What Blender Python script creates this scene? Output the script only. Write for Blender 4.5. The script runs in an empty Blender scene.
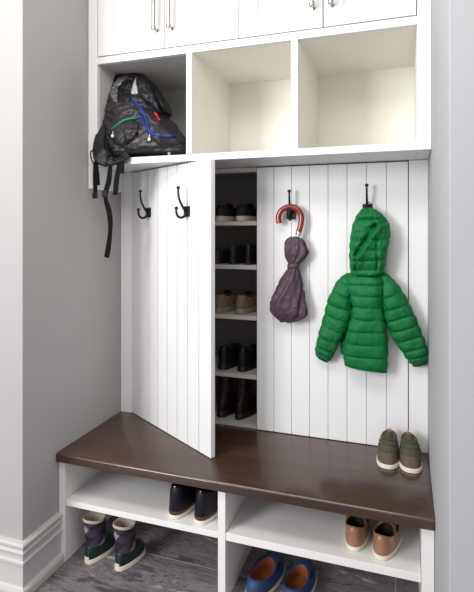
import bpy, bmesh, math, random
from mathutils import Vector, Matrix, noise
from mathutils.bvhtree import BVHTree
random.seed(7)
C = bpy.context.scene.collection
PI = math.pi
sc = bpy.context.scene

# ------------------------------------------------------------------ camera
F, TH, YH, H = 490.97, 0.327, 229.08, 1.40
sT, cT = math.sin(TH), math.cos(TH)
cam_d = bpy.data.cameras.new('camera')
cam = bpy.data.objects.new('camera', cam_d); C.objects.link(cam)
cam.location = (0, 0, H); cam.rotation_euler = (PI/2, 0, TH)
cam_d.sensor_fit = 'HORIZONTAL'; cam_d.sensor_width = 36
cam_d.lens = F/474*36; cam_d.shift_y = -(296-YH)/474
cam_d.clip_start = 0.02
sc.camera = cam

def ray(u, v):
    a = (u-237)/F; b = (YH-v)/F
    return Vector((a*cT-sT, a*sT+cT, b))
def at(u, v, Y):
    d = ray(u, v); k = Y/d.y
    return Vector((d.x*k, Y, H+d.z*k))
def atz(u, v, Z):
    d = ray(u, v); k = (Z-H)/d.z
    return Vector((d.x*k, d.y*k, Z))

# ------------------------------------------------------------------ materials
def mat(name, col, rough=.5, **k):
    m = bpy.data.materials.new(name); m.use_nodes = True
    b = m.node_tree.nodes['Principled BSDF']
    b.inputs['Base Color'].default_value = (*col, 1)
    b.inputs['Roughness'].default_value = rough
    b.inputs['Metallic'].default_value = k.get('metal', 0)
    b.inputs['Specular IOR Level'].default_value = k.get('spec', .5)
    if 'sheen' in k:
        b.inputs['Sheen Weight'].default_value = k['sheen']
        b.inputs['Sheen Roughness'].default_value = .4
    if 'coat' in k:
        b.inputs['Coat Weight'].default_value = k['coat']
        b.inputs['Coat Roughness'].default_value = k.get('coatr', .1)
    nt = m.node_tree; N = nt.nodes; Lk = nt.links
    if 'noise' in k:       # colour variation: (scale vec, colour 2, detail)
        scl, col2, lo, hi = k['noise']
        tc = N.new('ShaderNodeTexCoord'); mp = N.new('ShaderNodeMapping')
        mp.inputs['Scale'].default_value = scl
        nz = N.new('ShaderNodeTexNoise'); nz.inputs['Scale'].default_value = 1
        nz.inputs['Detail'].default_value = 8; nz.inputs['Roughness'].default_value = .6
        nz.inputs['Distortion'].default_value = k.get('dist', 0)
        cr = N.new('ShaderNodeValToRGB')
        cr.color_ramp.elements[0].position = lo; cr.color_ramp.elements[1].position = hi
        cr.color_ramp.elements[0].color = (*col, 1); cr.color_ramp.elements[1].color = (*col2, 1)
        Lk.new(tc.outputs['Object'], mp.inputs['Vector']); Lk.new(mp.outputs[0], nz.inputs['Vector'])
        Lk.new(nz.outputs['Fac'], cr.inputs['Fac']); Lk.new(cr.outputs[0], b.inputs['Base Color'])
    if 'bump' in k:
        scl, st = k['bump']
        tc = N.new('ShaderNodeTexCoord')
        nz = N.new('ShaderNodeTexNoise'); nz.inputs['Scale'].default_value = scl
        nz.inputs['Detail'].default_value = 4
        bp = N.new('ShaderNodeBump'); bp.inputs['Strength'].default_value = st
        bp.inputs['Distance'].default_value = .004
        Lk.new(tc.outputs['Object'], nz.inputs['Vector'])
        Lk.new(nz.outputs['Fac'], bp.inputs['Height']); Lk.new(bp.outputs[0], b.inputs['Normal'])
    return m

M = {}
M['paint'] = mat('white_cabinet_paint', (.77, .77, .765), .38, bump=(60, .02))
M['panel'] = mat('white_panel_paint', (.79, .785, .78), .42)
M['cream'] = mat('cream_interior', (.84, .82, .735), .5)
M['shade_in'] = mat('shade_grey_cubby_lining', (.56, .54, .51), .5)  # shade around the backpack, put into the left cubby's lining colour
M['base'] = mat('off_white_base_paint', (.80, .78, .755), .4)
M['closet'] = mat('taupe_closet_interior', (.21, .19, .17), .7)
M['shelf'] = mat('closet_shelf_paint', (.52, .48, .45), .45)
M['trim'] = mat('trim_paint', (.52, .49, .475), .5)
M['wall'] = mat('grey_wall_paint', (.37, .355, .345), .75, bump=(180, .05))
M['wall2'] = mat('pale_grey_wall_paint', (.42, .42, .435), .75, bump=(180, .05))
M['wood'] = mat('dark_stained_wood', (.030, .0145, .0092), .36, noise=((1.6, 16, 16), (.072, .036, .023), .3, .75), dist=.6, coat=.8, coatr=.13)
M['iron'] = mat('black_iron', (.006, .006, .0065), .5, spec=.35)
M['nickel'] = mat('brushed_nickel', (.42, .385, .35), .34, metal=1)
M['green'] = mat('green_nylon', (.0010, .138, .034), .58, spec=.28, bump=(75, .9))
M['green_dk'] = mat('dark_green_cuff', (.004, .02, .012), .6)
M['brolly'] = mat('plum_nylon', (.062, .036, .050), .48, spec=.4, bump=(60, 1))
M['red'] = mat('red_lacquered_handle', (.26, .016, .011), .16, coat=.6, noise=((30, 30, 30), (.17, .010, .008), .3, .7))
M['steel'] = mat('silver_metal', (.62, .60, .57), .22, metal=1)
M['blk'] = mat('black_nylon', (.008, .0078, .010), .45, spec=.45, bump=(45, 1))
M['char'] = mat('charcoal_nylon', (.019, .016, .021), .42, spec=.5, bump=(45, 1))
M['strap'] = mat('black_webbing', (.005, .005, .0055), .8, spec=.15)
M['buckle'] = mat('black_plastic', (.008, .008, .009), .3)
M['blue'] = mat('blue_zip_tape', (.010, .032, .24), .4)
M['zgreen'] = mat('green_zip_tape', (.0, .16, .085), .4)
M['zred'] = mat('red_cord', (.55, .015, .012), .4)
M['white_p'] = mat('white_plastic', (.75, .74, .70), .35)
M['silver'] = mat('silver_reflective', (.52, .52, .54), .35, metal=.2)
M['shine'] = mat('shiny_grey_mesh', (.025, .025, .03), .28, noise=((260, 260, 200), (.48, .48, .50), .46, .64))

M['rub'] = mat('white_rubber', (.62, .57, .48), .5)
M['rubw'] = mat('pale_rubber', (.70, .65, .56), .5)
M['navy'] = mat('navy_leather', (.004, .0045, .010), .5, spec=.3)
M['brownsole'] = mat('brown_midsole', (.075, .026, .015), .5)
M['tan'] = mat('tan_leather', (.23, .105, .055), .33, noise=((28, 28, 28), (.42, .26, .15), .35, .65))
M['tan_dk'] = mat('copper_heel_leather', (.30, .145, .080), .33, noise=((40, 40, 40), (.36, .10, .07), .5, .7))
M['blueshoe'] = mat('blue_canvas', (.024, .052, .15), .6, bump=(300, .4))
M['orange'] = mat('orange_insole', (.26, .072, .016), .6)
M['dark'] = mat('dark_lining', (.010, .009, .009), .7)
M['bootgreen'] = mat('dark_green_rubber', (.004, .024, .022), .33)
M['fleece'] = mat('fleece_lining', (.50, .42, .35), .95, bump=(200, .9))
M['taupe'] = mat('taupe_suede', (.105, .072, .048), .8, bump=(250, .5))
M['olive'] = mat('olive_canvas', (.052, .058, .034), .75)
M['pink'] = mat('coral_lining', (.50, .17, .13), .8)
M['blackleather'] = mat('black_leather', (.007, .006, .006), .42, spec=.3)
M['blacksuede'] = mat('black_suede', (.011, .010, .011), .75)
M['darkgrey'] = mat('dark_grey_leather', (.014, .013, .015), .5, spec=.3)
M['khaki'] = mat('khaki_suede', (.13, .085, .052), .75, noise=((40, 40, 40), (.22, .155, .10), .35, .7))
M['oxblood'] = mat('dark_brown_leather', (.014, .0045, .0035), .38, spec=.35)
M['blacksole'] = mat('black_sole', (.006, .006, .006), .5)
M['greysole'] = mat('grey_sole', (.22, .19, .16), .5)

def plaid():
    m = bpy.data.materials.new('plaid_fabric'); m.use_nodes = True
    nt = m.node_tree; N = nt.nodes; L = nt.links; b = N['Principled BSDF']
    b.inputs['Roughness'].default_value = .8
    tc = N.new('ShaderNodeTexCoord'); mp = N.new('ShaderNodeMapping')
    mp.inputs['Rotation'].default_value = (.2, .9, .75)
    L.new(tc.outputs['Object'], mp.inputs[0])
    outs = []
    for d, s in (('X', 5), ('Z', 5)):
        w = N.new('ShaderNodeTexWave'); w.bands_direction = d; w.inputs['Scale'].default_value = s
        w.inputs['Distortion'].default_value = 0
        cr = N.new('ShaderNodeValToRGB'); cr.color_ramp.elements[0].position = .55; cr.color_ramp.elements[1].position = .7
        L.new(mp.outputs[0], w.inputs[0]); L.new(w.outputs['Fac'], cr.inputs[0]); outs.append(cr)
    ad = N.new('ShaderNodeMath'); ad.operation = 'ADD'
    L.new(outs[0].outputs[0], ad.inputs[0]); L.new(outs[1].outputs[0], ad.inputs[1])
    dv = N.new('ShaderNodeMath'); dv.operation = 'MULTIPLY'; dv.inputs[1].default_value = .5
    L.new(ad.outputs[0], dv.inputs[0])
    cr = N.new('ShaderNodeValToRGB'); cr.color_ramp.elements[0].color = (.008, .007, .016, 1)
    cr.color_ramp.elements[1].color = (.26, .23, .24, 1)
    e = cr.color_ramp.elements.new(.5); e.color = (.035, .024, .04, 1)
    L.new(dv.outputs[0], cr.inputs[0]); L.new(cr.outputs[0], b.inputs['Base Color'])
    return m
M['plaid'] = plaid()

def floor_mat():
    m = bpy.data.materials.new('veined_grey_stone_tile'); m.use_nodes = True
    nt = m.node_tree; N = nt.nodes; L = nt.links; b = N['Principled BSDF']
    b.inputs['Roughness'].default_value = .38
    tc = N.new('ShaderNodeTexCoord'); mp = N.new('ShaderNodeMapping')
    mp.inputs['Scale'].default_value = (2.0, 9, 1); mp.inputs['Rotation'].default_value = (0, 0, .35)
    L.new(tc.outputs['Object'], mp.inputs[0])
    n = N.new('ShaderNodeTexNoise'); n.inputs['Scale'].default_value = 1.6; n.inputs['Detail'].default_value = 9
    n.inputs['Roughness'].default_value = .72; n.inputs['Distortion'].default_value = 1.0
    L.new(mp.outputs[0], n.inputs['Vector'])
    cr = N.new('ShaderNodeValToRGB'); el = cr.color_ramp.elements
    el[0].position = .30; el[0].color = (.045, .038, .044, 1)
    el[1].position = .70; el[1].color = (.62, .58, .58, 1)
    for p, c in ((.42, (.10, .088, .10)), (.48, (.24, .215, .225)), (.54, (.13, .113, .125)), (.60, (.32, .29, .30))):
        e = el.new(p); e.color = (*c, 1)
    L.new(n.outputs['Fac'], cr.inputs[0])
    # fine white veins
    w = N.new('ShaderNodeTexNoise'); w.inputs['Scale'].default_value = .9; w.inputs['Detail'].default_value = 6
    w.inputs['Distortion'].default_value = 2.5
    L.new(mp.outputs[0], w.inputs['Vector'])
    r2 = N.new('ShaderNodeValToRGB'); e2 = r2.color_ramp.elements
    e2[0].position = .485; e2[0].color = (0, 0, 0, 1); e2[1].position = .515; e2[1].color = (0, 0, 0, 1)
    e = e2.new(.5); e.color = (.75, .75, .75, 1)
    L.new(w.outputs['Fac'], r2.inputs[0])
    mx = N.new('ShaderNodeMixRGB'); mx.inputs[2].default_value = (.055, .045, .055, 1)
    L.new(r2.outputs[0], mx.inputs[0]); L.new(cr.outputs[0], mx.inputs[1])
    # grout
    br = N.new('ShaderNodeTexBrick'); br.offset = .5
    br.inputs['Scale'].default_value = 1; br.inputs['Mortar Size'].default_value = .0022
    br.inputs['Brick Width'].default_value = 1.2; br.inputs['Row Height'].default_value = .6
    mp2 = N.new('ShaderNodeMapping'); mp2.inputs['Location'].default_value = (1.23, -.083, 0)
    L.new(tc.outputs['Object'], mp2.inputs[0]); L.new(mp2.outputs[0], br.inputs['Vector'])
    m3 = N.new('ShaderNodeMixRGB'); m3.inputs[2].default_value = (.45, .42, .43, 1)
    L.new(br.outputs['Fac'], m3.inputs[0]); L.new(mx.outputs[0], m3.inputs[1])
    L.new(m3.outputs[0], b.inputs['Base Color'])
    bp = N.new('ShaderNodeBump'); bp.inputs['Strength'].default_value = .25; bp.inputs['Distance'].default_value = .004
    L.new(n.outputs['Fac'], bp.inputs['Height']); L.new(bp.outputs[0], b.inputs['Normal'])
    return m
M['floor'] = floor_mat()

# ------------------------------------------------------------------ mesh helpers
def link(name, bm, m, parent=None, smooth=None, bevel=0, seg=2):
    bmesh.ops.recalc_face_normals(bm, faces=bm.faces)
    me = bpy.data.meshes.new(name); bm.to_mesh(me); bm.free()
    for x in (m if isinstance(m, (list, tuple)) else [m]): me.materials.append(x)
    o = bpy.data.objects.new(name, me); C.objects.link(o)
    if smooth is not None:
        for p in me.polygons: p.use_smooth = True
        me.set_sharp_from_angle(angle=math.radians(smooth))
    if bevel:
        b = o.modifiers.new('bevel', 'BEVEL'); b.width = bevel; b.segments = seg; b.limit_method = 'ANGLE'
        b.angle_limit = math.radians(40)
    if parent is not None: o.parent = parent
    return o

def box(bm, x0, x1, y0, y1, z0, z1):
    r = bmesh.ops.create_cube(bm, size=1)
    for v in r['verts']:
        v.co = Vector(((x0+x1)/2+v.co.x*(x1-x0), (y0+y1)/2+v.co.y*(y1-y0), (z0+z1)/2+v.co.z*(z1-z0)))
    return r['verts']
def boxo(name, x0, x1, y0, y1, z0, z1, m, parent=None, bevel=.0015):
    bm = bmesh.new(); box(bm, x0, x1, y0, y1, z0, z1)
    return link(name, bm, m, parent, bevel=bevel)

def loft(bm, rings, cap0=True, cap1=True):
    vs = [[bm.verts.new(p) for p in r] for r in rings]
    n = len(vs[0])
    for a, b in zip(vs, vs[1:]):
        for i in range(n):
            j = (i+1) % n
            bm.faces.new((a[i], a[j], b[j], b[i]))
    if cap0: bm.faces.new(vs[0][::-1])
    if cap1: bm.faces.new(vs[-1])
    return vs

def catmull(pts, n=8):
    pts = [Vector(p) for p in pts]; P = [pts[0]*2-pts[1]]+pts+[pts[-1]*2-pts[-2]]; out = []
    for i in range(1, len(P)-2):
        for k in range(n):
            t = k/n
            out.append(.5*((2*P[i])+(-P[i-1]+P[i+1])*t+(2*P[i-1]-5*P[i]+4*P[i+1]-P[i+2])*t*t+(-P[i-1]+3*P[i]-3*P[i+1]+P[i+2])*t**3))
    out.append(pts[-1]); return out

def tube(bm, path, r, n=10, flat=1.0, up=None):
    rings = []
    prev = Vector(up) if up else Vector((.13, .2, .97))
    for i, p in enumerate(path):
        t = (path[min(i+1, len(path)-1)]-path[max(i-1, 0)]).normalized()
        a = prev-t*prev.dot(t)
        if a.length < 1e-4: a = t.orthogonal()
        a.normalize(); b = t.cross(a); prev = a
        rr = r(i/(len(path)-1)) if callable(r) else r
        rings.append([p+a*math.cos(2*PI*k/n)*rr*flat+b*math.sin(2*PI*k/n)*rr for k in range(n)])
    loft(bm, rings)

def sphere(bm, c, r, sx=1, sy=1, sz=1, u=12, v=8):
    q = bmesh.ops.create_uvsphere(bm, u_segments=u, v_segments=v, radius=r)
    for x in q['verts']: x.co = Vector(c)+Vector((x.co.x*sx, x.co.y*sy, x.co.z*sz))

def thing(name, label, cat, loc=(0, 0, 0), rz=0, group=None):
    o = bpy.data.objects.new(name, None); C.objects.link(o); o.empty_display_size = .05
    o.location = loc; o.rotation_euler = (0, 0, rz)
    o['label'] = label; o['category'] = cat
    if group: o['group'] = group
    return o
def tag(o, label, cat, group=None):
    o['label'] = label; o['category'] = cat
    if group: o['group'] = group
    return o
def struct(o): o['kind'] = 'structure'; return o

# ------------------------------------------------------------------ setting
XL, XR = -1.38, .0975
Yu, Yb, Yc, Yp, Yk = 1.926, 1.703, 1.722, 2.20, 2.52
ZB = .462
struct(boxo('floor', -3.4, 1.9, -2.6, 2.66, -.05, 0, M['floor'], bevel=0))
struct(boxo('wall_left', -3.4, XL, 1.515, 2.66, 0, 2.75, M['wall'], bevel=.002))
struct(boxo('wall_right', XR, 1.9, 1.204, 2.66, 0, 2.75, M['wall2'], bevel=.002))
struct(boxo('wall_back', XL, XR, Yk, 2.66, 0, 2.75, M['wall'], bevel=0))

def bb_profile():
    # (protrusion, height) of the tall stepped baseboard
    return [(0, 0), (.030, 0), (.030, .026), (.026, .036), (.018, .040), (.014, .044), (.014, .125), (.016, .131), (.022, .136),
            (.022, .146), (.015, .151), (.014, .168), (.016, .172), (.020, .176), (.021, .184), (.017, .188), (.014, .192), (.014, .196), (.018, .200), (.022, .206),
            (.022, .214), (.016, .219), (0, .221)]
def baseboard(name, pts):
    # pts: polyline of (x, y, nx, ny) with outward offset directions (mitred)
    bm = bmesh.new(); pr = [(p, z*.937) for p, z in bb_profile()]
    rings = [[Vector((x+nx*p, y+ny*p, z)) for p, z in pr] for x, y, nx, ny in pts]
    loft(bm, rings); return struct(link(name, bm, M['trim']))
baseboard('baseboard_left', [(-3.4, 1.515, 0, -1), (XL, 1.515, 1, -1), (XL, Yc-.001, 1, 0)])
baseboard('baseboard_right', [(XR, Yc-.02, -.6, 0), (XR, 1.204, -.6, -1), (1.9, 1.204, 0, -1)])

# ------------------------------------------------------------------ shoe bench base
base = thing('shoe_bench', 'long off-white open bench base with two shelves, under the dark wood seat', 'bench', (-.64, Yc, 0))
def rel(o, parent):      # keep world placement of a mesh built in world coordinates
    o.parent = parent; o.matrix_parent_inverse = Matrix.Translation(-Vector(parent.location)) if parent.rotation_euler.z == 0 else parent.matrix_basis.inverted()
    return o
def part(name, x0, x1, y0, y1, z0, z1, m, parent, bevel=.0012):
    return rel(boxo(name, x0, x1, y0, y1, z0, z1, m, None, bevel), parent)
part('side_panel', XL+.002, -1.347, Yc, 2.19, 0, .422, M['base'], base)
part('side_panel', .056, .0955, Yc, 2.19, 0, .422, M['base'], base)
part('divider', -.660, -.630, Yc, 2.19, 0, .422, M['base'], base)
part('shelf', -1.346, -.661, Yc+.002, 2.19, .238, .2615, M['base'], base)
part('shelf', -.629, .055, Yc+.002, 2.19, .236, .2645, M['base'], base)
part('back_panel', XL+.002, .093, 2.1915, 2.2035, 0, .422, M['base'], base)

bm = bmesh.new()
xs = [XL+.002, .0955]
prof = [(2.515, .4235), (Yb+.006, .4235), (Yb+.002, .4255), (Yb, .430), (Yb, .4555), (Yb+.0008, .4572), (Yb+.0050, .4613), (Yb+.0068, .462), (2.515, .462)]
loft(bm, [[Vector((x, y, z)) for y, z in prof] for x in xs])
o = link('bench_top', bm, M['wood'], smooth=25)
tag(o, 'dark brown stained wood seat slab running the full width of the alcove', 'bench top')

# ------------------------------------------------------------------ beadboard slab
def beadboard(name, w, z0, z1, th, m, pitch, first, parent=None, loc=(0, 0, 0), rz=0, gw=.0013, gd=.0055):
    """slab with front at y=0 facing -y, x from 0 to w, fine v grooves down its front"""
    pr = [(0, th), (0, .0008), (.0008, 0)]
    g = first
    while g < w-.01:
        pr += [(g-gw-.0007, 0), (g-gw, gd), (g+gw, gd), (g+gw+.0007, 0)]
        g += pitch
    pr += [(w-.0008, 0), (w, .0008), (w, th)]
    bm = bmesh.new()
    loft(bm, [[Vector((x, y, z)) for x, y in pr] for z in (z0, z1)])
    o = link(name, bm, m)
    if parent: o.parent = parent
    o.location = loc; o.rotation_euler.z = rz
    return o

# ------------------------------------------------------------------ tall shoe closet over the bench
clo = thing('shoe_closet', 'white grooved-panel shoe closet with one door ajar, standing on the dark wood seat', 'closet', (-.64, Yp, ZB))
IL = Matrix.Translation(-Vector(clo.location))
ZT = 1.690
part('filler_strip', XL+.002, -1.311, Yp, Yp+.03, ZB+.0006, ZT, M['panel'], clo)
part('filler_strip', .0215, .0968, Yp, Yp+.03, ZB+.0006, ZT, M['panel'], clo)
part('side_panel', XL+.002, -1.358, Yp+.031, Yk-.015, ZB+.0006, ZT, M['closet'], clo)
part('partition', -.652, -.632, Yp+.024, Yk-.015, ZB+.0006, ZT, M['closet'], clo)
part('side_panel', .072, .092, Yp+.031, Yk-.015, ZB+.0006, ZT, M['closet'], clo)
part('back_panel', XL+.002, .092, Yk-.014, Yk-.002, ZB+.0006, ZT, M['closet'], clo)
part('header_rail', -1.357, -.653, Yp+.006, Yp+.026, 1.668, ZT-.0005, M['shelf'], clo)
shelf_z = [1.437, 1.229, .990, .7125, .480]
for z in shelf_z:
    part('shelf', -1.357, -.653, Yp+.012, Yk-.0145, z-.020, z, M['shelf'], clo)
DZ0, DZ1 = ZB+.004, 1.686
d2 = beadboard('door', .666, DZ0, DZ1, .021, M['panel'], .0828, .0815)
d2.location = (-.648, Yp, 0); rel(d2, clo)
DA = math.radians(-31)
d1 = beadboard('door', .661, DZ0, DZ1, .021, M['panel'], .0828, .0815, gw=.0018, gd=.008)
d1.location = (-1.310, Yp, 0); d1.rotation_euler.z = DA; rel(d1, clo)
d1['label'] = 'door standing ajar'

# ------------------------------------------------------------------ upper cabinet
up = thing('wall_cabinet', 'white upper cabinet with panelled doors above three open cubbies', 'cabinet', (-.64, Yu, 1.692))
def upart(n, x0, x1, y0, y1, z0, z1, m='paint', bevel=.0012): return part(n, x0, x1, y0, y1, z0, z1, M[m], up, bevel)
ZS0, ZS, ZC, ZD, ZTOP = 1.692, 1.7205, 2.155, 2.186, 2.62
upart('side_panel', XL+.002, -1.330, Yu, 2.43, ZS0, ZTOP)
upart('side_panel', .048, .0965, Yu, 2.43, ZS0, ZTOP)
upart('bottom_panel', -1.3295, .0475, Yu, 2.43, ZS0, ZS)
upart('face_rail', -1.3295, .0475, Yu, Yu+.02, ZC, ZD)
upart('cubby_ceiling', -1.3295, .0475, Yu+.0205, 2.43, ZC, ZC+.02, 'cream')
upart('divider', -.884, -.857, Yu, 2.42, ZS+.0003, ZC-.0003)
upart('divider', -.426, -.398, Yu, 2.42, ZS+.0003, ZC-.0003)
upart('back_panel', -1.3295, .0475, 2.4205, 2.43, ZS+.0003, ZC-.0003, 'cream')
upart('top_panel', -1.3295, .0475, Yu, 2.43, ZTOP-.02, ZTOP)
# thin cream linings inside the middle and right cubby, the left one greyed, its shade put into the colour
for a, b, mm in ((-.857, -.426, 'cream'), (-.398, .048, 'cream'), (-1.330, -.884, 'shade_in')):
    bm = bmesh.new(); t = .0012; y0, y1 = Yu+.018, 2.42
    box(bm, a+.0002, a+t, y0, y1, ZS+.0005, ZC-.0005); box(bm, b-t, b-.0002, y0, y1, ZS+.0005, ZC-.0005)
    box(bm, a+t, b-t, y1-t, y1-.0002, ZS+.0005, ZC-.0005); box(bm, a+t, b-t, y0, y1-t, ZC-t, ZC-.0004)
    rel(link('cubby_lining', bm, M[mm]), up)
upart('cleat', XL+.002, -1.360, Yu, Yp-.001, 1.587, ZS0-.0005)

def cab_door(x0, x1, handle_left):
    z0, z1 = ZD+.0045, ZTOP-.021; fr, dp = .078, .013
    bm = bmesh.new()
    def rect(i, y): return [Vector((x0+i, y, z0+i)), Vector((x1-i, y, z0+i)), Vector((x1-i, y, z1-i)), Vector((x0+i, y, z1-i))]
    loft(bm, [rect(0, Yu+.02), rect(0, Yu+.001), rect(.001, Yu), rect(fr-.010, Yu), rect(fr-.008, Yu+.003), rect(fr-.003, Yu+.003), rect(fr, Yu+dp)])
    d = rel(link('door', bm, M['paint']), up)
    hx = x0+.032 if handle_left else x1-.036
    bm = bmesh.new(); zb, zt = 2.262, 2.43; yy = Yu-.032
    tube(bm, [Vector((hx, yy, zb)), Vector((hx, yy, zt))], .0088, 16)
    for z in (zb+.008, zt-.008):
        tube(bm, [Vector((hx, yy, z-.007)), Vector((hx, yy, z+.007))], .0112, 16)
        tube(bm, [Vector((hx, yy, z)), Vector((hx, Yu-.0005, z))], .0048, 10)
        tube(bm, [Vector((hx, Yu-.004, z)), Vector((hx, Yu-.0005, z))], .0085, 12)
    h = link('handle', bm, M['nickel'], smooth=40); h.parent = d
cab_door(-1.3265, -.9882, False); cab_door(-.9838, -.6472, True)
cab_door(-.6428, -.3002, False); cab_door(-.2958, .0445, True)

# ------------------------------------------------------------------ hooks
def hook(label, loc, rz):
    t = thing('coat_hook', label, 'hook', loc, rz, 'black double coat hooks')
    bm = bmesh.new(); box(bm, -.021, .021, -.006, -.0005, -.023, .023)
    link('backplate', bm, M['iron'], t, bevel=.0015)
    bm = bmesh.new()
    p = catmull([(0, -.004, -.004), (0, -.016, .008), (0, -.030, .028), (0, -.042, .052), (0, -.047, .078), (0, -.047, .098)], 6)
    tube(bm, p, lambda s: .0062-.0022*s, 10)
    sphere(bm, (0, -.047, .101), .0085, sz=.8)
    link('upper_prong', bm, M['iron'], t, smooth=50)
    bm = bmesh.new()
    p = catmull([(0, -.004, -.010), (0, -.018, -.022), (0, -.036, -.027), (0, -.052, -.018), (0, -.058, .000), (0, -.057, .010)], 6)
    tube(bm, p, lambda s: .0062-.0016*s, 10)
    sphere(bm, (0, -.057, .013), .0085, sz=.8)
    link('lower_prong', bm, M['iron'], t, smooth=50)
    return t
def on_door(u, v):
    d = ray(u, v); dx, dy = math.cos(DA), math.sin(DA)
    # (t*d.x, t*d.y) = (-1.31,2.2)+k*(dx,dy)
    det = d.x*(-dy)+dx*d.y
    t = (-1.31*(-dy)+dx*2.2)/det
    return Vector((t*d.x, t*d.y, H+t*d.z))
n = Vector((math.sin(DA), -math.cos(DA), 0))
hook('black double coat hook on the open door, nearer the hinge', on_door(149, 212.5)+n*.0003, DA)
hook('black double coat hook on the open door, nearer its free edge', on_door(187.5, 211.5)+n*.0003, DA)
HU = at(291.5, 214, Yp); HJ = at(367.5, 209.3, Yp)
hook('black coat hook holding the red-handled umbrella', HU-Vector((0, .0003, 0)), 0)
hook('black coat hook holding the green puffer jacket', HJ-Vector((0, .0003, 0)), 0)

# ------------------------------------------------------------------ umbrella
def P3(u, v, Y): return at(u, v, Y)
um = thing('umbrella', 'folded plum umbrella with a curved red handle hanging from a hook', 'umbrella', at(299, 240, Yp-.05))
hy = Yp-.040
bm = bmesh.new()
path = catmull([P3(279.2, 223.5, hy), P3(278.6, 216.5, hy), P3(282, 210, hy), P3(289.5, 206.8, hy), P3(297, 209, hy), P3(301.3, 215.5, hy), P3(301, 223.5, hy-.002), P3(298.8, 232, hy-.003)], 8)
tube(bm, path, .0130, 18)
rel(link('handle', bm, M['red'], smooth=50), um)
bm = bmesh.new()
tube(bm, [P3(298.8, 231.5, hy-.003), P3(298.2, 236, hy-.003)], .0128, 14)
tube(bm, [P3(298.3, 235, hy-.003), P3(295, 248, hy-.004)], .0045, 10)
tube(bm, [P3(293, 236.5, hy-.014), P3(295.5, 241, hy-.014)], .006, 10)
rel(link('ferrule', bm, M['steel'], smooth=50), um)
bm = bmesh.new()
rows = [(236.5, 291, 297, .012), (239.5, 287, 303.5, .018), (245, 285.2, 306, .023), (252, 285, 308.7, .026), (258, 286.5, 305, .022), (264, 288.5, 299.5, .016), (267.5, 288.3, 298.5, .015),
        (272, 286, 299.6, .019), (280, 281.5, 300.8, .026), (290, 276, 302.8, .033), (300, 271.3, 304.2, .037), (308, 270.5, 305.5, .036), (314, 273, 306, .031), (318.5, 277, 300, .022), (321.5, 281, 289, .010)]
def interp(rows, k):
    out = []
    for i in range(len(rows)-1):
        for j in range(k):
            t = j/k; P = [rows[max(i-1, 0)], rows[i], rows[i+1], rows[min(i+2, len(rows)-1)]]
            out.append(tuple(.5*((2*P[1][m])+(-P[0][m]+P[2][m])*t+(2*P[0][m]-5*P[1][m]+4*P[2][m]-P[3][m])*t*t+(-P[0][m]+3*P[1][m]-3*P[2][m]+P[3][m])*t**3) for m in range(len(rows[0]))))
    out.append(rows[-1]); return out
rings = []
N = 72
for r_i, (v, ul, ur, hd) in enumerate(interp(rows, 4)):
    yc = Yp-.046
    a, b = P3(ul, v, yc), P3(ur, v, yc); c = (a+b)/2; hw = (b-a).length/2
    ring = []
    tt = (v-236)/86
    for k in range(N):
        th = 2*PI*k/N
        tw = th+tt*1.9
        pl = 1+.24*(abs(math.sin(tw*3.5))**.7-.6)+.07*math.sin(tw*11+2*tt)+.10*noise.noise(Vector((math.cos(th)*4, math.sin(th)*4, tt*16)))
        pl += .10*(noise.noise(Vector((math.cos(th)*1.5, math.sin(th)*1.5, tt*5)))) 
        if abs(v-265.8) < 3: pl = 1+(pl-1)*.3
        ring.append(Vector((c.x+math.cos(th)*hw*pl*.98, min(yc+math.sin(th)*hd*pl, Yp-.003), c.z+.006*math.sin(3*th)*tt)))
    rings.append(ring)
loft(bm, rings)
rel(link('canopy', bm, M['brolly'], smooth=70), um)
bm = bmesh.new()
rings = []
for v, e in ((263.3, .0012), (263.8, .003), (267.6, .003), (268.1, .0012)):
    a, b = P3(288, v+.4, Yp-.046), P3(299, v, Yp-.046); c = (a+b)/2; hw = (b-a).length/2
    rings.append([Vector((c.x+math.cos(2*PI*k/28)*(hw+e), c.y+math.sin(2*PI*k/28)*(.0165+e), c.z+.003*math.cos(2*PI*k/28))) for k in range(28)])
loft(bm, rings)
rel(link('closing_strap', bm, M['brolly'], smooth=60), um)

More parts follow.
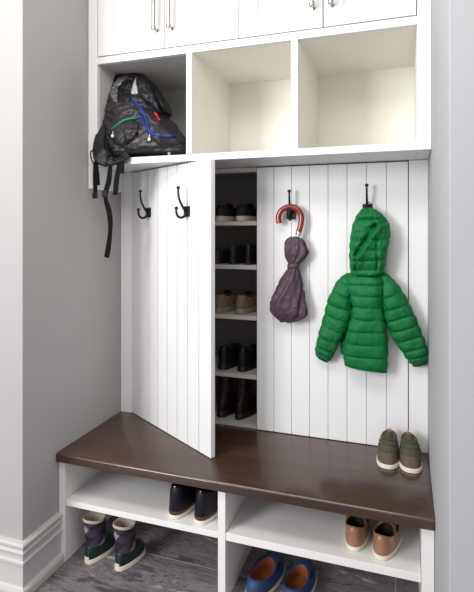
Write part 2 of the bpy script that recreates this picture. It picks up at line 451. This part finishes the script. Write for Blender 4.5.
# ------------------------------------------------------------------ puffer jacket
jk = thing('jacket', 'bright green quilted puffer jacket with hood hanging back to the room', 'jacket', at(367, 290, Yp-.06))
def quilt(name, rows=None, k=9, puffs=8, amp=.01, wid_amp=.5, mt='green', n=48, yback=Yp-.004, crease=None, seed=0, sq=.8, tilt=0):
    """rows: (uL,vL,uR,vR,half depth); loft with horizontal puffs"""
    R = interp(rows, k)
    Lr = len(R)-1; rings = []
    for i, (ul, vl, ur, vr, hd) in enumerate(R):
        t = i/Lr
        ph = t*puffs
        w = abs(math.sin(PI*ph))**.42
        yc0 = yback-hd
        a, b = P3(ul, vl, yc0), P3(ur, vr, yc0); c = (a+b)/2; dv = (b-a)/2; L = dv.length; dx = dv/L
        nz = Vector((-dx.z, 0, dx.x))
        ring = []
        for q in range(n):
            th = 2*PI*q/n
            ct, st = math.cos(th), math.sin(th)
            cc = math.copysign(abs(ct)**sq, ct); ss = math.copysign(abs(st)**sq, st)
            nn = noise.noise(Vector((ct*1.3+seed, t*6, st*1.3)))
            wr = noise.noise(Vector((ct*7+seed, t*24, st*3)))
            wloc = max(0., w*(1+.35*nn))
            rad = L-amp*wid_amp*(1-wloc)+.004*wr*w
            dep = hd-amp*(1-wloc)+.0045*wr+.007*nn
            p = c+dx*(cc*rad)+Vector((0, ss*max(dep, .004), 0))
            p += nz*(tilt*math.sin(th)*0)
            if crease and st < 0: p = crease(p)
            p.y = min(p.y, yback)
            ring.append(p)
        rings.append(ring)
    bm = bmesh.new(); loft(bm, rings)
    o = rel(link(name, bm, M[mt] if isinstance(mt, str) else mt, smooth=75), jk)
    return o
def seg_crease(segs):
    def f(p):
        for (a, b, w, dep, bul) in segs:
            A, B = Vector((a.x, a.z)), Vector((b.x, b.z)); q = Vector((p.x, p.z))
            AB = B-A; t = max(0, min(1, (q-A).dot(AB)/AB.length_squared)); dvec = q-(A+AB*t); d = dvec.length
            side = AB.x*(q.y-A.y)-AB.y*(q.x-A.x)
            edge = 1
            p.y += dep*math.exp(-(d/w)**2)*edge
            if side*bul[0] > 0: p.y -= bul[1]*math.exp(-((d-w*1.3)/(w*1.6))**2)
        return p
    return f
Yj = Yp-.06
cr = seg_crease([(at(386, 222, Yj), at(368, 229, Yj), .010, .013, (1, .008)), (at(376, 226, Yj), at(357, 254, Yj), .010, .028, (1, .012)), (at(357, 254, Yj), at(357, 270, Yj), .008, .014, (1, .004)),
                 (at(378, 240, Yj), at(378, 268, Yj), .007, .010, (1, .003))])
quilt('hood', n=132, k=9, puffs=8.5, amp=.014, wid_amp=.3, crease=cr, seed=3, rows=[(363, 207.8, 371, 207.4, .034), (358.5, 212.5, 379, 211.5, .042), (353.8, 221, 387.5, 220, .044), (351, 232, 390.5, 230, .055), (349.6, 243, 389.6, 242, .060),
               (349.2, 254, 387.6, 253, .060), (349.4, 264, 385.8, 263, .057), (350.5, 273.5, 384.5, 273, .050), (352, 277, 383, 277, .040)])
cr2 = seg_crease([(at(382, 278, Yj), at(385, 325, Yj), .006, .012, (1, .002)), (at(349, 285, Yj), at(353, 312, Yj), .006, .012, (-1, .002))])
quilt('body', [(353, 271, 381, 271, .034), (349.5, 275.5, 383, 276, .046), (346, 284, 384.5, 284.5, .052), (348.5, 295, 384.5, 296, .054), (352, 306, 383.5, 307.5, .054), (350.5, 318, 385, 320, .054), (347, 330, 387, 332, .054),
               (344.3, 342, 388.3, 345, .053), (343.6, 354, 388.3, 358, .051), (344.2, 363.5, 387.5, 370.5, .046), (345.5, 364.8, 387, 372, .040)], 9, 10, .009, .35, seed=11)
bm = bmesh.new()
quilt('sleeve', [(347.5, 272.5, 356, 276, .026), (338, 279.5, 355, 287, .041), (329.6, 295, 352.8, 302, .046), (325.8, 307, 353, 315, .046), (322.6, 319, 348, 328, .044), (319, 331, 341, 340, .041), (316, 343, 336, 350.5, .036), (315, 351, 332.5, 358, .029), (316, 356, 330, 361, .022)], 9, 9, .009, .4, seed=21)
quilt('sleeve', [(377, 274.5, 383.5, 271.5, .026), (379.5, 287, 394, 279.5, .041), (381, 303, 405.3, 295, .046), (383.5, 315, 411.4, 307, .046), (387.5, 327, 416.8, 319, .044), (393, 339, 421.3, 331, .041), (400.5, 350, 425.6, 343, .036), (406, 358.5, 428.2, 353.5, .029), (410.5, 364, 428.4, 361.5, .022)], 9, 9, .009, .4, seed=31)
for rr, s in (([(317, 354.5, 329, 359.5, .019), (317.6, 356.8, 328, 361.6, .019), (318.4, 357.6, 327.4, 362, .015)], 1), ([(412, 362, 427, 360, .019), (412.5, 365.5, 427.2, 363, .019), (413.5, 366.3, 426.6, 364, .015)], 2)):
    quilt('cuff', rr, 4, .5, .001, mt='green_dk', n=24, seed=s)
# front flap corner that peeks out beside the hem, collar loop
quilt('front_panel', [(340.8, 334, 350, 337, .016), (340.5, 346, 350, 349, .018), (341.2, 354, 350, 356, .014)], 6, 2, .005, .3, n=24, seed=5)
bm = bmesh.new()
tube(bm, catmull([at(365.2, 208.5, Yp-.030), at(366, 203.2, Yp-.036), at(368, 202.2, Yp-.048), at(370, 203.6, Yp-.036), at(370.5, 208.5, Yp-.030)], 6), .0022, 8)
rel(link('hanging_loop', bm, M['green_dk'], smooth=60), jk)

# ------------------------------------------------------------------ shoes
def sg(x, p): return math.copysign(abs(x)**p, x)
class Shoe:
    def __init__(s, L, W, hs, hf, hb, cy, ca, cb, dip=.01, r=1.1, toe=.85, cx=.8):
        s.L, s.W, s.hs, s.hf, s.hb, s.cy, s.ca, s.cb, s.dip, s.r, s.toe, s.cx = L, W, hs, hf, hb, cy, ca, cb, dip, r, toe, cx
    def foot(s, th, off=0):
        y = s.L/2+(s.L/2+off)*sg(math.sin(th), s.toe)
        k = min(1, max(0, (y/s.L-.05)/.6)); k = k*k*(3-2*k)
        x = (s.W/2*(.84+.16*k)+off)*sg(math.cos(th), s.cx)
        return x, y
    def up(s, th, q, off=0):
        fx, fy = s.foot(th); st = math.sin(th)
        cx, cy = s.cb*math.cos(th), s.cy+s.ca*st
        zc = s.hb+(s.hf-s.hb)*(1+st)/2-s.dip*math.cos(th)**2
        a = q*PI/2; g = 1-math.cos(a); h = math.sin(a)**s.r
        return Vector((fx+(cx-fx)*g, fy+(cy-fy)*g, s.hs+(zc-s.hs)*h))
    def pt(s, th, q, off):
        e = .01; p = s.up(th, q)
        n = (s.up(th+e, q)-s.up(th-e, q)).cross(s.up(th, min(1, q+e))-s.up(th, q-e))
        if n.length < 1e-12: n = Vector((0, 0, 1))
        n.normalize(); return p+n*off

def patch(S, th0, th1, q0, q1, off, nt=18, nq=5, th_in=0):
    """thick panel lying on the upper; th in degrees, 90 = toe, 270 = heel"""
    bm = bmesh.new(); A = []; B = []
    for i in range(nt+1):
        th = math.radians(th0+(th1-th0)*i/nt)
        A.append([bm.verts.new(S.pt(th, q0+(q1-q0)*j/nq, off)) for j in range(nq+1)])
        B.append([bm.verts.new(S.pt(th, q0+(q1-q0)*j/nq, -.0012)) for j in range(nq+1)])
    for i in range(nt):
        for j in range(nq):
            bm.faces.new((A[i][j], A[i+1][j], A[i+1][j+1], A[i][j+1])); bm.faces.new((B[i][j], B[i][j+1], B[i+1][j+1], B[i+1][j]))
        bm.faces.new((A[i][0], B[i][0], B[i+1][0], A[i+1][0])); bm.faces.new((A[i][nq], A[i+1][nq], B[i+1][nq], B[i][nq]))
    for j in range(nq):
        bm.faces.new((A[0][j], A[0][j+1], B[0][j+1], B[0][j])); bm.faces.new((A[nt][j], B[nt][j], B[nt][j+1], A[nt][j+1]))
    return bm

def make_shoe(name, label, loc, rz, S, mu, ms, ml, group, cat='shoe', mid=None, heel=None, toecap=None, straps=None, laces=0, shaft=None, tongue=None, tab=None, collar=None, flare=.003, elastic=None):
    t = thing(name, label, cat, loc, rz, group)
    n = 48; ths = [2*PI*i/n for i in range(n)]
    bm = bmesh.new()
    mz = S.hs*(.55 if mid else 1.0)+.002
    f = lambda off, z: [Vector((*S.foot(a, off), z)) for a in ths]
    loft(bm, [f(flare-.003, 0), f(flare, .002), f(flare, mz-.0015), f(flare-.0012, mz)])
    link('sole', bm, ms, t, smooth=50)
    if mid:
        bm = bmesh.new(); loft(bm, [f(flare-.001, mz), f(flare-.0005, mz+.001), f(flare-.0005, S.hs+.001), f(flare-.003, S.hs+.003)])
        link('midsole', bm, mid, t, smooth=50)
    bm = bmesh.new()
    rings = [[S.up(a, q/12) for a in ths] for q in range(13)]
    rings[0] = [Vector((p.x, p.y, S.hs-.001)) for p in rings[0]]
    # roll the collar over and go down inside
    def inner(k, dz):
        o = []
        for a in ths:
            p = S.up(a, 1); o.append(Vector((p.x*k, S.cy+(p.y-S.cy)*k, p.z+dz)))
        return o
    if not shaft:
        rings.append(inner(.97, .0012)); rings.append(inner(.92, -.001))
    loft(bm, rings, cap1=False)
    # keep it a closed-looking body: solid thickness through lining
    u = link('upper', bm, mu, t, smooth=60)
    if not shaft:
        bm = bmesh.new(); zi = S.hs+.006
        rs = [inner(.925, -.0008), inner(.89, -.010)]
        def ins(k):
            o = []
            for a in ths:
                x, y = S.cb*math.cos(a)*k, S.cy+S.ca*math.sin(a)*k
                o.append(Vector((x, y, zi)))
            return o
        rs += [ins(.93), ins(.5)]
        loft(bm, rs, cap0=False)
        link('lining', bm, ml, t, smooth=60)
    if heel:
        link('heel_counter', patch(S, 240, 300, .02, .9, .0014), heel, t, smooth=50)
    if toecap:
        link('toe_cap', patch(S, 42, 138, 0, .42, .0014), toecap, t, smooth=50)
    if straps:
        for (q0, q1, m_) in straps:
            link('strap', patch(S, 12, 168, q0, q1, .0035, nt=26), m_, t, smooth=50)
    for i in range(laces):
        q = .55+.4*i/max(1, laces-1)
        bm = bmesh.new()
        tube(bm, [S.pt(math.radians(68+44*k/8), q, .0022) for k in range(9)], .0016, 6)
        link('lace', bm, M['dark'], t, smooth=60)
    if collar:
        link('collar', patch(S, 0, 360, .86, 1.0, .0022, nt=44), collar, t, smooth=60)
    if elastic:
        for a, b in ((8, 40), (140, 172)):
            link('side_gore', patch(S, a, b, .55, .98, .0012, nt=10), elastic, t, smooth=60)
    if tongue:
        bm = bmesh.new(); y0 = S.cy+S.ca*.93; w = S.cb*.62; A = []
        for j, (yy, zz) in enumerate(((y0+.012, S.hf-.010), (y0, S.hf+.002), (y0-.006, S.hf+.014), (y0-.008, S.hf+.020))):
            A.append([Vector((x*w, yy-abs(x)**2*.008+dy, zz-abs(x)**3*.004)) for dy in (0, .005) for x in ((-1, -.6, 0, .6, 1) if dy == 0 else (1, .6, 0, -.6, -1))])
        loft(bm, A); link('tongue', bm, tongue, t, smooth=50)
    if tab:
        bm = bmesh.new(); p = S.up(-PI/2, 1)
        tube(bm, catmull([p+Vector((0, .004, -.01)), p+Vector((0, .002, .006)), p+Vector((0, -.006, .006)), p+Vector((0, -.005, -.012))], 5), .003, 8, flat=.5)
        link('pull_tab', bm, tab, t, smooth=60)
    if shaft:
        hz, mshaft, mrim, lean = shaft
        bm = bmesh.new(); rs = []; K = 12
        base_r = [S.up(a, 1) for a in ths]
        topw, topl = shaft_sizes
        for k in range(K+1):
            q = k/K
            ring = []
            for i, a in enumerate(ths):
                p = base_r[i]; tx, ty = topw*math.cos(a), S.cy+lean+topl*math.sin(a)
                zt = hz-.006*math.cos(a)**2
                s = q*q*(3-2*q)
                w = .0012*math.sin(q*16+3*math.cos(a))
                ring.append(Vector((p.x+(tx-p.x)*s+w*math.cos(a), p.y+(ty-p.y)*s+w*math.sin(a), p.z+(zt-p.z)*q)))
            rs.append(ring)
        top = rs[-1]; cc = sum(top, Vector())/n
        def sc_(k, dz): return [Vector((cc.x+(p.x-cc.x)*k, cc.y+(p.y-cc.y)*k, p.z+dz)) for p in top]
        loft(bm, rs, cap0=False, cap1=False)
        link('shaft', bm, mshaft, t, smooth=60)
        bm = bmesh.new()
        loft(bm, [sc_(1.01, -.007), sc_(1.05, -.003), sc_(1.03, .003), sc_(.93, .004), sc_(.84, 0), sc_(.80, -.02), sc_(.78, -.09), sc_(.5, -.092)], cap0=False)
        link('lining', bm, mrim, t, smooth=60)
    return t

# -- toddler trainers on the seat, toes to the room
S = Shoe(.158, .085, .016, .094, .100, .046, .031, .027, dip=.008, r=1.5)
kids = dict(mid=None, heel=M['olive'], straps=[(.46, .58, M['olive']), (.64, .75, M['olive']), (.81, .91, M['olive'])], collar=M['olive'], tongue=M['olive'], tab=M['pink'])
p = atz(386.8, 468.3, ZB); q = atz(412, 472.5, ZB)
def toe_at(p, L, rz): return Vector((p.x+math.sin(rz)*L, p.y-math.cos(rz)*L, p.z))
for pt, rz, lb in ((p, PI-.06, 'left of the two olive-strapped brown toddler trainers on the dark seat'), (q, PI+.10, 'right of the two olive-strapped brown toddler trainers, nearest the side wall')):
    make_shoe('toddler_trainer', lb, toe_at(pt, .150, rz), rz, S, M['taupe'], M['rubw'], M['pink'], 'toddler trainers on the seat', **kids)

# -- green winter boots on the floor, heels to the room
shaft_sizes = (.043, .048)
S = Shoe(.158, .074, .018, .070, .070, .050, .043, .037, dip=.001, r=.75)
for hu, hv, tu, tv, lb in ((85, 566, 108, 548, 'left of the two dark green boots with plaid tops, by the bench side panel'), (115.5, 573, 141, 551, 'right of the two dark green boots with plaid tops, farther from the side panel')):
    a, b = atz(hu, hv, 0), atz(tu, tv, 0); d = b-a; rz = math.atan2(-d.x, d.y)
    b_ = make_shoe('winter_boot', lb, a+Vector((0, .012, 0)), rz, S, M['bootgreen'], M['rub'], M['fleece'], 'dark green winter boots', cat='boot', shaft=(.180, M['plaid'], M['fleece'], -.006), heel=M['bootgreen'], flare=.0035)
    link('heel_tab', patch(S, 256, 284, .02, .10, .003), M['rubw'], b_, smooth=50)

# -- navy shoes on the left shelf
S = Shoe(.245, .098, .026, .105, .122, .078, .058, .036, dip=.014, r=.8)
zs = .2615
for u, v, rz, lb in ((173, 520, .03, 'left of the two navy shoes with white soles on the shelf under the seat'), (198.5, 525.5, -.03, 'right of the two navy shoes with white soles, beside the divider')):
    a = atz(u, v, zs)
    b_ = make_shoe('navy_shoe', lb, a+Vector((0, .004, .0005)), rz, S, M['navy'], M['rubw'], M['dark'], 'navy shoes on the left shelf', mid=M['brownsole'], laces=4)
    bm = bmesh.new(); pp = S.pt(-PI/2, .82, .002); sphere(bm, pp, .0035, sy=.5)
    link('rivet', bm, M['steel'], b_, smooth=60)

# -- tan slip-ons on the right shelf
S = Shoe(.215, .088, .014, .068, .078, .070, .056, .034, dip=.014, r=.8)
zs = .2645
for u, v, rz, lb in ((353, 552.5, -.04, 'left of the two shiny tan slip-on shoes on the right shelf'), (380, 561.5, -.17, 'right of the two shiny tan slip-on shoes, turned slightly outwards')):
    a = atz(u, v, zs)
    make_shoe('slip_on_shoe', lb, a+Vector((0, .006, .0005)), rz, S, M['tan'], M['rubw'], M['dark'], 'tan slip-on shoes', heel=M['tan_dk'], collar=M['tan'], elastic=M['dark'])

# -- blue loafers on the floor
S = Shoe(.262, .112, .016, .064, .072, .104, .084, .041, dip=.012, r=.8)
for u, v, rz, lb in ((251, 603, -.16, 'left of the two blue loafers with orange insoles on the floor'), (288, 613, -.10, 'right of the two blue loafers with orange insoles on the floor')):
    a = atz(u, v, 0)
    make_shoe('blue_loafer', lb, a, rz, S, M['blueshoe'], M['rub'], M['orange'], 'blue loafers', collar=M['blueshoe'], elastic=M['navy'])

# -- shoes inside the closet, heels to the room
def closet(pairs, zi, S, name, group, rz, yoff=.012, **k):
    z = shelf_z[zi]
    for u, lb, mu, ms, ml in pairs:
        pz = at(u-4.5, 300, Yp+.03+yoff)
        make_shoe(name, lb, (pz.x, Yp+.03+yoff, z+.0005), rz, S, mu, ms, ml, group, **k)
S1 = Shoe(.235, .086, .024, .070, .080, .075, .055, .031, r=.8)
closet([(222.5, 'left black trainer with a pale sole on the top closet shelf', M['blacksuede'], M['rub'], M['dark']), (243.5, 'right black trainer with a pale sole on the top closet shelf', M['blacksuede'], M['rub'], M['dark'])],
       0, S1, 'black_trainer', 'black trainers on the top shelf', -.14, laces=4, tongue=M['blacksuede'])
S2 = Shoe(.22, .068, .016, .086, .100, .070, .048, .027, r=.8)
closet([(236, 'tall-heeled black shoe in the middle of the second shelf down', M['darkgrey'], M['blacksole'], M['dark']), (251.5, 'black shoe at the right end of the second shelf down', M['blackleather'], M['blacksole'], M['dark'])],
       1, S2, 'black_shoe', 'black shoes on the second shelf', -.02, laces=4)
S2b = Shoe(.22, .070, .016, .068, .078, .070, .048, .027, r=.8)
closet([(220, 'lower dark grey shoe nearest the open door on the second shelf down', M['darkgrey'], M['blacksole'], M['dark'])], 1, S2b, 'grey_shoe', None, -.05, laces=4)
S3 = Shoe(.235, .088, .022, .078, .088, .075, .055, .032, r=.75)
closet([(221.5, 'left khaki suede walking shoe on the middle closet shelf', M['khaki'], M['greysole'], M['dark']), (243, 'right khaki suede walking shoe on the middle closet shelf', M['khaki'], M['greysole'], M['dark'])],
       2, S3, 'walking_shoe', 'khaki walking shoes', -.13, heel=M['khaki'], collar=M['khaki'], tab=M['dark'], tongue=M['dark'])
S4 = Shoe(.235, .083, .022, .100, .112, .072, .052, .031, r=.8, dip=.02)
closet([(225.5, 'left black leather shoe on the second shelf from the bottom', M['blackleather'], M['blacksole'], M['dark']), (245, 'right black leather shoe on the second shelf from the bottom', M['blackleather'], M['blacksole'], M['dark'])],
       3, S4, 'leather_shoe', 'black leather shoes', -.12, laces=4, heel=M['blackleather'])
shaft_sizes = (.040, .045)
S5 = Shoe(.235, .076, .026, .080, .085, .058, .044, .030, r=.8)
closet([(224, 'left dark brown leather boot at the bottom of the closet', M['oxblood'], M['blacksole'], M['dark']), (242, 'right dark brown leather boot at the bottom of the closet', M['oxblood'], M['blacksole'], M['dark'])],
       4, S5, 'brown_boot', 'dark brown boots', -.18, cat='boot', shaft=(.195, M['oxblood'], M['dark'], .004))

# ------------------------------------------------------------------ backpack
bp = thing('backpack', 'black backpack with blue and green zips slumped in the left cubby, straps dangling', 'backpack', at(140, 158, 2.05))
rows = [  # uL, vL, uR, vR, front Y, back Y
 (112, 157.2, 178, 154.2, 1.955, 2.16), (106, 155.6, 188, 152.6, 1.935, 2.22), (103.5, 149, 191, 147.5, 1.928, 2.26), (103.5, 140, 188, 139.5, 1.930, 2.27), (104.5, 131.5, 177, 131, 1.945, 2.26),
 (104, 122, 171, 121.5, 1.965, 2.24), (105, 112, 162, 112, 1.985, 2.22), (104.5, 102, 157, 102, 2.005, 2.20), (104.5, 92.5, 153, 92, 2.03, 2.19), (106.5, 84, 149, 83.5, 2.05, 2.18),
 (110, 77, 145, 76.5, 2.075, 2.165), (116, 72.8, 141, 73.4, 2.10, 2.15)]
rings = []; n = 110
RR = interp(rows, 7)
for i, (ul, vl, ur, vr, yf, yb) in enumerate(RR):  # soft slumped rings
    t = i/(len(RR)-1); ym = yf+(yb-yf)*.4; a, b = at(ul, vl, ym), at(ur, vr, ym); c = (a+b)/2; hx = (b.x-a.x)/2; ring = []
    for k in range(n):
        th = 2*PI*k/n; ct, st = math.cos(th), math.sin(th)
        x = sg(ct, .75)*hx; y = sg(st, .75)*((yb-ym) if st > 0 else (ym-yf))
        q = Vector((x*9, y*9, c.z*9)); e = noise.noise(q)*.013+noise.noise(q*2.7)*.009-abs(noise.noise(Vector((x*14+c.z*22, y*10, c.z*30-x*14))))*.022+.006
        px = c.x+x+e*ct; py = ym+y+e*st
        z = c.z+(b.z-a.z)/2*sg(ct, .75)+noise.noise(q*1.7)*.006*(1-t)
        px = min(max(px, -1.3255), -.889)
        ring.append(Vector((px, py, max(z, ZS+.0015))))
    rings.append(ring)
bm = bmesh.new(); loft(bm, rings)
bmesh.ops.recalc_face_normals(bm, faces=bm.faces)
bvh = BVHTree.FromBMesh(bm)
rel(link('main_body', bm, M['char'], smooth=70), bp)
def hit(u, v, off=.002, bv=None):
    d = ray(u, v).normalized()
    r = (bv or bvh).ray_cast(Vector((0, 0, H)), d)
    if r[0] is None:
        r2 = (bv or bvh).find_nearest(at(u, v, 2.0)); return r2[0]+Vector((0, -off, 0))
    return r[0]-d*off
def lump(name, pts, depth, m, push=.0, off=.0, nn=0.004, seedv=0, sub=10, back_d=.014):
    """puffed pocket following the bag: outline in a loop, domed outward"""
    loop = catmull([Vector((u, v, 0)) for u, v in pts+[pts[0]]], 6)[:-1]
    c = sum(loop, Vector())/len(loop); rings = []
    for j in range(sub+1):
        f = 1-j/sub; ring = []
        for p in loop:
            q = c+(p-c)*f
            h = hit(q.x, q.y, 0)
            if back_d > .02: h = at(q.x, q.y, h.y*.4+2.055*.6)
            d = (Vector((0, 0, H))-h).normalized()
            dome = math.sqrt(max(0, 1-f**2.6))
            w = noise.noise(Vector((q.x*.16+seedv, q.y*.16, 0)))*nn+noise.noise(Vector((q.x*.45+seedv, q.y*.45, 5)))*nn*.8
            ring.append(h+d*(off-.004*(1-dome)+dome*depth+w*dome))
        rings.append(ring)
    back = [p+Vector((0, back_d, 0)) for p in rings[0]]
    # relax so that steps of the body do not tear the pocket
    bm = bmesh.new(); loft(bm, [back]+rings)
    bmesh.ops.smooth_vert(bm, verts=bm.verts, factor=.5, use_axis_x=True, use_axis_y=True, use_axis_z=True)
    b2 = BVHTree.FromBMesh(bm)
    rel(link(name, bm, m, smooth=70), bp); return b2
bv_lid = lump('lid_pocket', [(137, 75), (144.5, 77), (151.5, 84), (158, 93.5), (164, 103), (166.5, 111), (163, 115.5), (155, 110), (146, 104), (138.5, 99), (135, 90), (134.5, 81)], .052, M['blk'], nn=.009, back_d=.07)
bv_frt = lump('front_pocket', [(131, 99), (139, 104), (150, 109), (160, 113), (168, 123), (176, 132), (183, 136), (184, 143), (172, 147), (158, 145), (149, 137), (143, 122), (136, 110)], .026, M['char'], nn=.011, seedv=4)
bv_side = lump('side_pocket', [(111, 131), (117, 125), (126, 120.5), (136, 119.5), (139.5, 125), (137, 135), (130, 143), (120, 147), (112, 142)], .030, M['char'], nn=.011, seedv=9)
lump('mesh_panel', [(111, 86), (115, 79.5), (121, 75.5), (129, 74.8), (127.5, 77.5), (120, 81), (117, 88), (115.5, 96), (117, 103), (113, 102), (109.5, 95)], .008, M['shine'], nn=.003, seedv=2)
lump('front_flap', [(119, 84), (124, 79), (131, 79), (133, 87), (133.5, 97), (128, 103), (121, 103), (117.5, 95)], .012, M['blk'], nn=.011, seedv=6)
bv_sil = lump('reflective_patch', [(136.2, 76.2), (134, 81), (131.8, 87), (130.6, 93.5), (134, 94.5), (137.8, 94), (137.8, 88), (136.8, 82)], .016, M['silver'], off=.014, nn=.002, sub=5)
def front(u, v, off=.003):
    best = hit(u, v, off)
    d = ray(u, v).normalized()
    for b_ in (bv_lid, bv_frt, bv_side):
        r = b_.ray_cast(Vector((0, 0, H)), d)
        if r[0] is not None and (r[0]-d*off).y < best.y: best = r[0]-d*off
    return best
def zipline(name, pts, r, m, off=.003, flat=1):
    P = catmull([Vector((u, v, 0)) for u, v in pts], 6); W = [front(p.x, p.y, off) for p in P]
    for _ in range(2): W = [W[0]]+[(W[i-1]+W[i]*2+W[i+1])/4 for i in range(1, len(W)-1)]+[W[-1]]
    bm = bmesh.new(); tube(bm, W, r, 8, flat=flat); return rel(link(name, bm, m, smooth=60), bp)
zipline('blue_zip', [(132, 99.5), (137, 103.5), (141.5, 108.5), (145, 116), (147.5, 125), (150, 132), (155, 134.5), (163, 136), (170, 136.2), (175, 135.3)], .0052, M['blue'], .005)
zipline('blue_zip', [(140, 114.5), (142.5, 121), (146.5, 128), (150, 133)], .0045, M['blue'], .004)
zipline('green_zip', [(112, 129.3), (115, 126.8), (119, 123.8), (124, 120.5), (130, 118.8), (136, 118.3)], .0062, M['zgreen'], .005)
zipline('red_pull', [(154.8, 113), (157, 115.5), (158, 117.5), (160, 120.5)], .0048, M['zred'], .005)
for u, v in ((112.6, 136), (149.3, 139.3), (169.3, 153.2)):
    p_ = front(u, v, .008); bm = bmesh.new(); sphere(bm, p_, .0075, sz=1.15)
    tube(bm, [p_+Vector((0, .002, .004)), p_+Vector((.001, .002, .022))], .002, 6)
    rel(link('toggle', bm, M['white_p'], smooth=60), bp)
# padded shoulder strap bulging at the left of the bag, then hanging webbing
def strap(name, pts, hw, th, m='strap', buck=None):
    """flat webbing through (u, v, Y) points"""
    W = catmull([at(*p) for p in pts], 7); bm = bmesh.new(); rings = []
    for i, p in enumerate(W):
        t = (W[min(i+1, len(W)-1)]-W[max(i-1, 0)]).normalized()
        tw = .2*math.sin(i*.3)
        a = Vector((math.cos(tw), -math.sin(tw), 0)); a = (a-t*a.dot(t)).normalized(); b = t.cross(a)
        k = hw(i/(len(W)-1)) if callable(hw) else hw
        rings.append([p+a*(k*x)+b*(th*y) for x, y in ((-1, -.6), (-.9, -1), (0, -1.1), (.9, -1), (1, -.6), (1, .6), (.9, 1), (0, 1.1), (-.9, 1), (-1, .6))])
    loft(bm, rings); return rel(link(name, bm, M[m], smooth=50), bp)
strap('shoulder_strap', [(109, 117, 2.03), (105.5, 124, 1.985), (102, 133, 1.950), (100, 142, 1.920), (99.5, 150, 1.905), (102, 157, 1.898), (108, 160, 1.898)], lambda s: .008+.026*min(1, s*1.5), .013, 'blk')
strap('shoulder_strap', [(104, 141, 1.935), (104.5, 150, 1.915), (107, 158, 1.902), (113, 161.5, 1.898), (121, 159.5, 1.900), (128, 155, 1.915)], lambda s: .020, .008, 'blk')
strap('webbing_strap', [(97, 150, 1.905), (96.3, 160, 1.896), (95.6, 170, 1.892), (95.4, 184, 1.892), (95.2, 196.5, 1.892)], .0115, .0018)
strap('webbing_strap', [(110.5, 158, 1.898), (110, 170, 1.892), (108.6, 182, 1.890), (105.8, 192, 1.886), (105.8, 200, 1.884), (108.8, 210, 1.884), (110.4, 222, 1.884), (109.8, 236, 1.884), (108.3, 248, 1.886), (106.6, 257.5, 1.888)], .0120, .0018)
strap('webbing_strap', [(119.5, 156, 1.898), (118.6, 168, 1.893), (116.6, 180, 1.892), (115.3, 195, 1.892)], .0120, .0018)
strap('compression_tail', [(121.5, 156, 1.897), (122, 165, 1.893), (120.8, 173.5, 1.890)], .0135, .0022)
strap('compression_tail', [(96.6, 162, 1.900), (98, 172, 1.897), (98.8, 185, 1.896)], .006, .0014)
bm = bmesh.new()
tube(bm, catmull([at(94, 165, 1.897), at(91.2, 158, 1.893), at(90.8, 152, 1.893), at(94, 150.5, 1.895), at(97.5, 153, 1.897)], 6), .0028, 8)
rel(link('webbing_loop', bm, M['strap'], smooth=60), bp)
for u, v, w_, h_, yy in ((95.2, 195.6, .013, .013, 1.888), (104.8, 194, .013, .014, 1.884), (96.5, 155.5, .015, .012, 1.894)):
    c_ = at(u, v, yy); bm = bmesh.new()
    box(bm, c_.x-w_, c_.x+w_, c_.y-.005, c_.y+.004, c_.z-h_, c_.z+h_)
    rel(link('buckle', bm, M['buckle'], bevel=.003), bp)

# ------------------------------------------------------------------ light
w = bpy.data.worlds.new('world'); sc.world = w; w.use_nodes = True
bg = w.node_tree.nodes['Background']; bg.inputs[0].default_value = (.98, .98, 1, 1); bg.inputs[1].default_value = .82
def area(name, loc, target, sx, sy, power, col):
    d = bpy.data.lights.new(name, 'AREA'); d.shape = 'RECTANGLE'; d.size = sx; d.size_y = sy; d.energy = power; d.color = col
    o = bpy.data.objects.new(name, d); C.objects.link(o); o.location = loc
    o.rotation_euler = (Vector(target)-Vector(loc)).to_track_quat('-Z', 'Y').to_euler(); return o
area('window_light', (-2.35, -1.15, 1.95), (-.6, 2.1, 1.2), 1.0, 1.4, 94, (.97, .98, 1))
area('overhead_fill', (-.85, .66, 2.65), (-.85, 1.9, 1.0), 1.7, .5, 21, (1, .96, .91))  # added overhead fill, set wide to draw a highlight along the bench edge

sc.view_settings.view_transform = 'Standard'; sc.view_settings.look = 'None'
sc.view_settings.gamma = 1; sc.view_settings.use_curve_mapping = False
sc.view_settings.exposure = 0
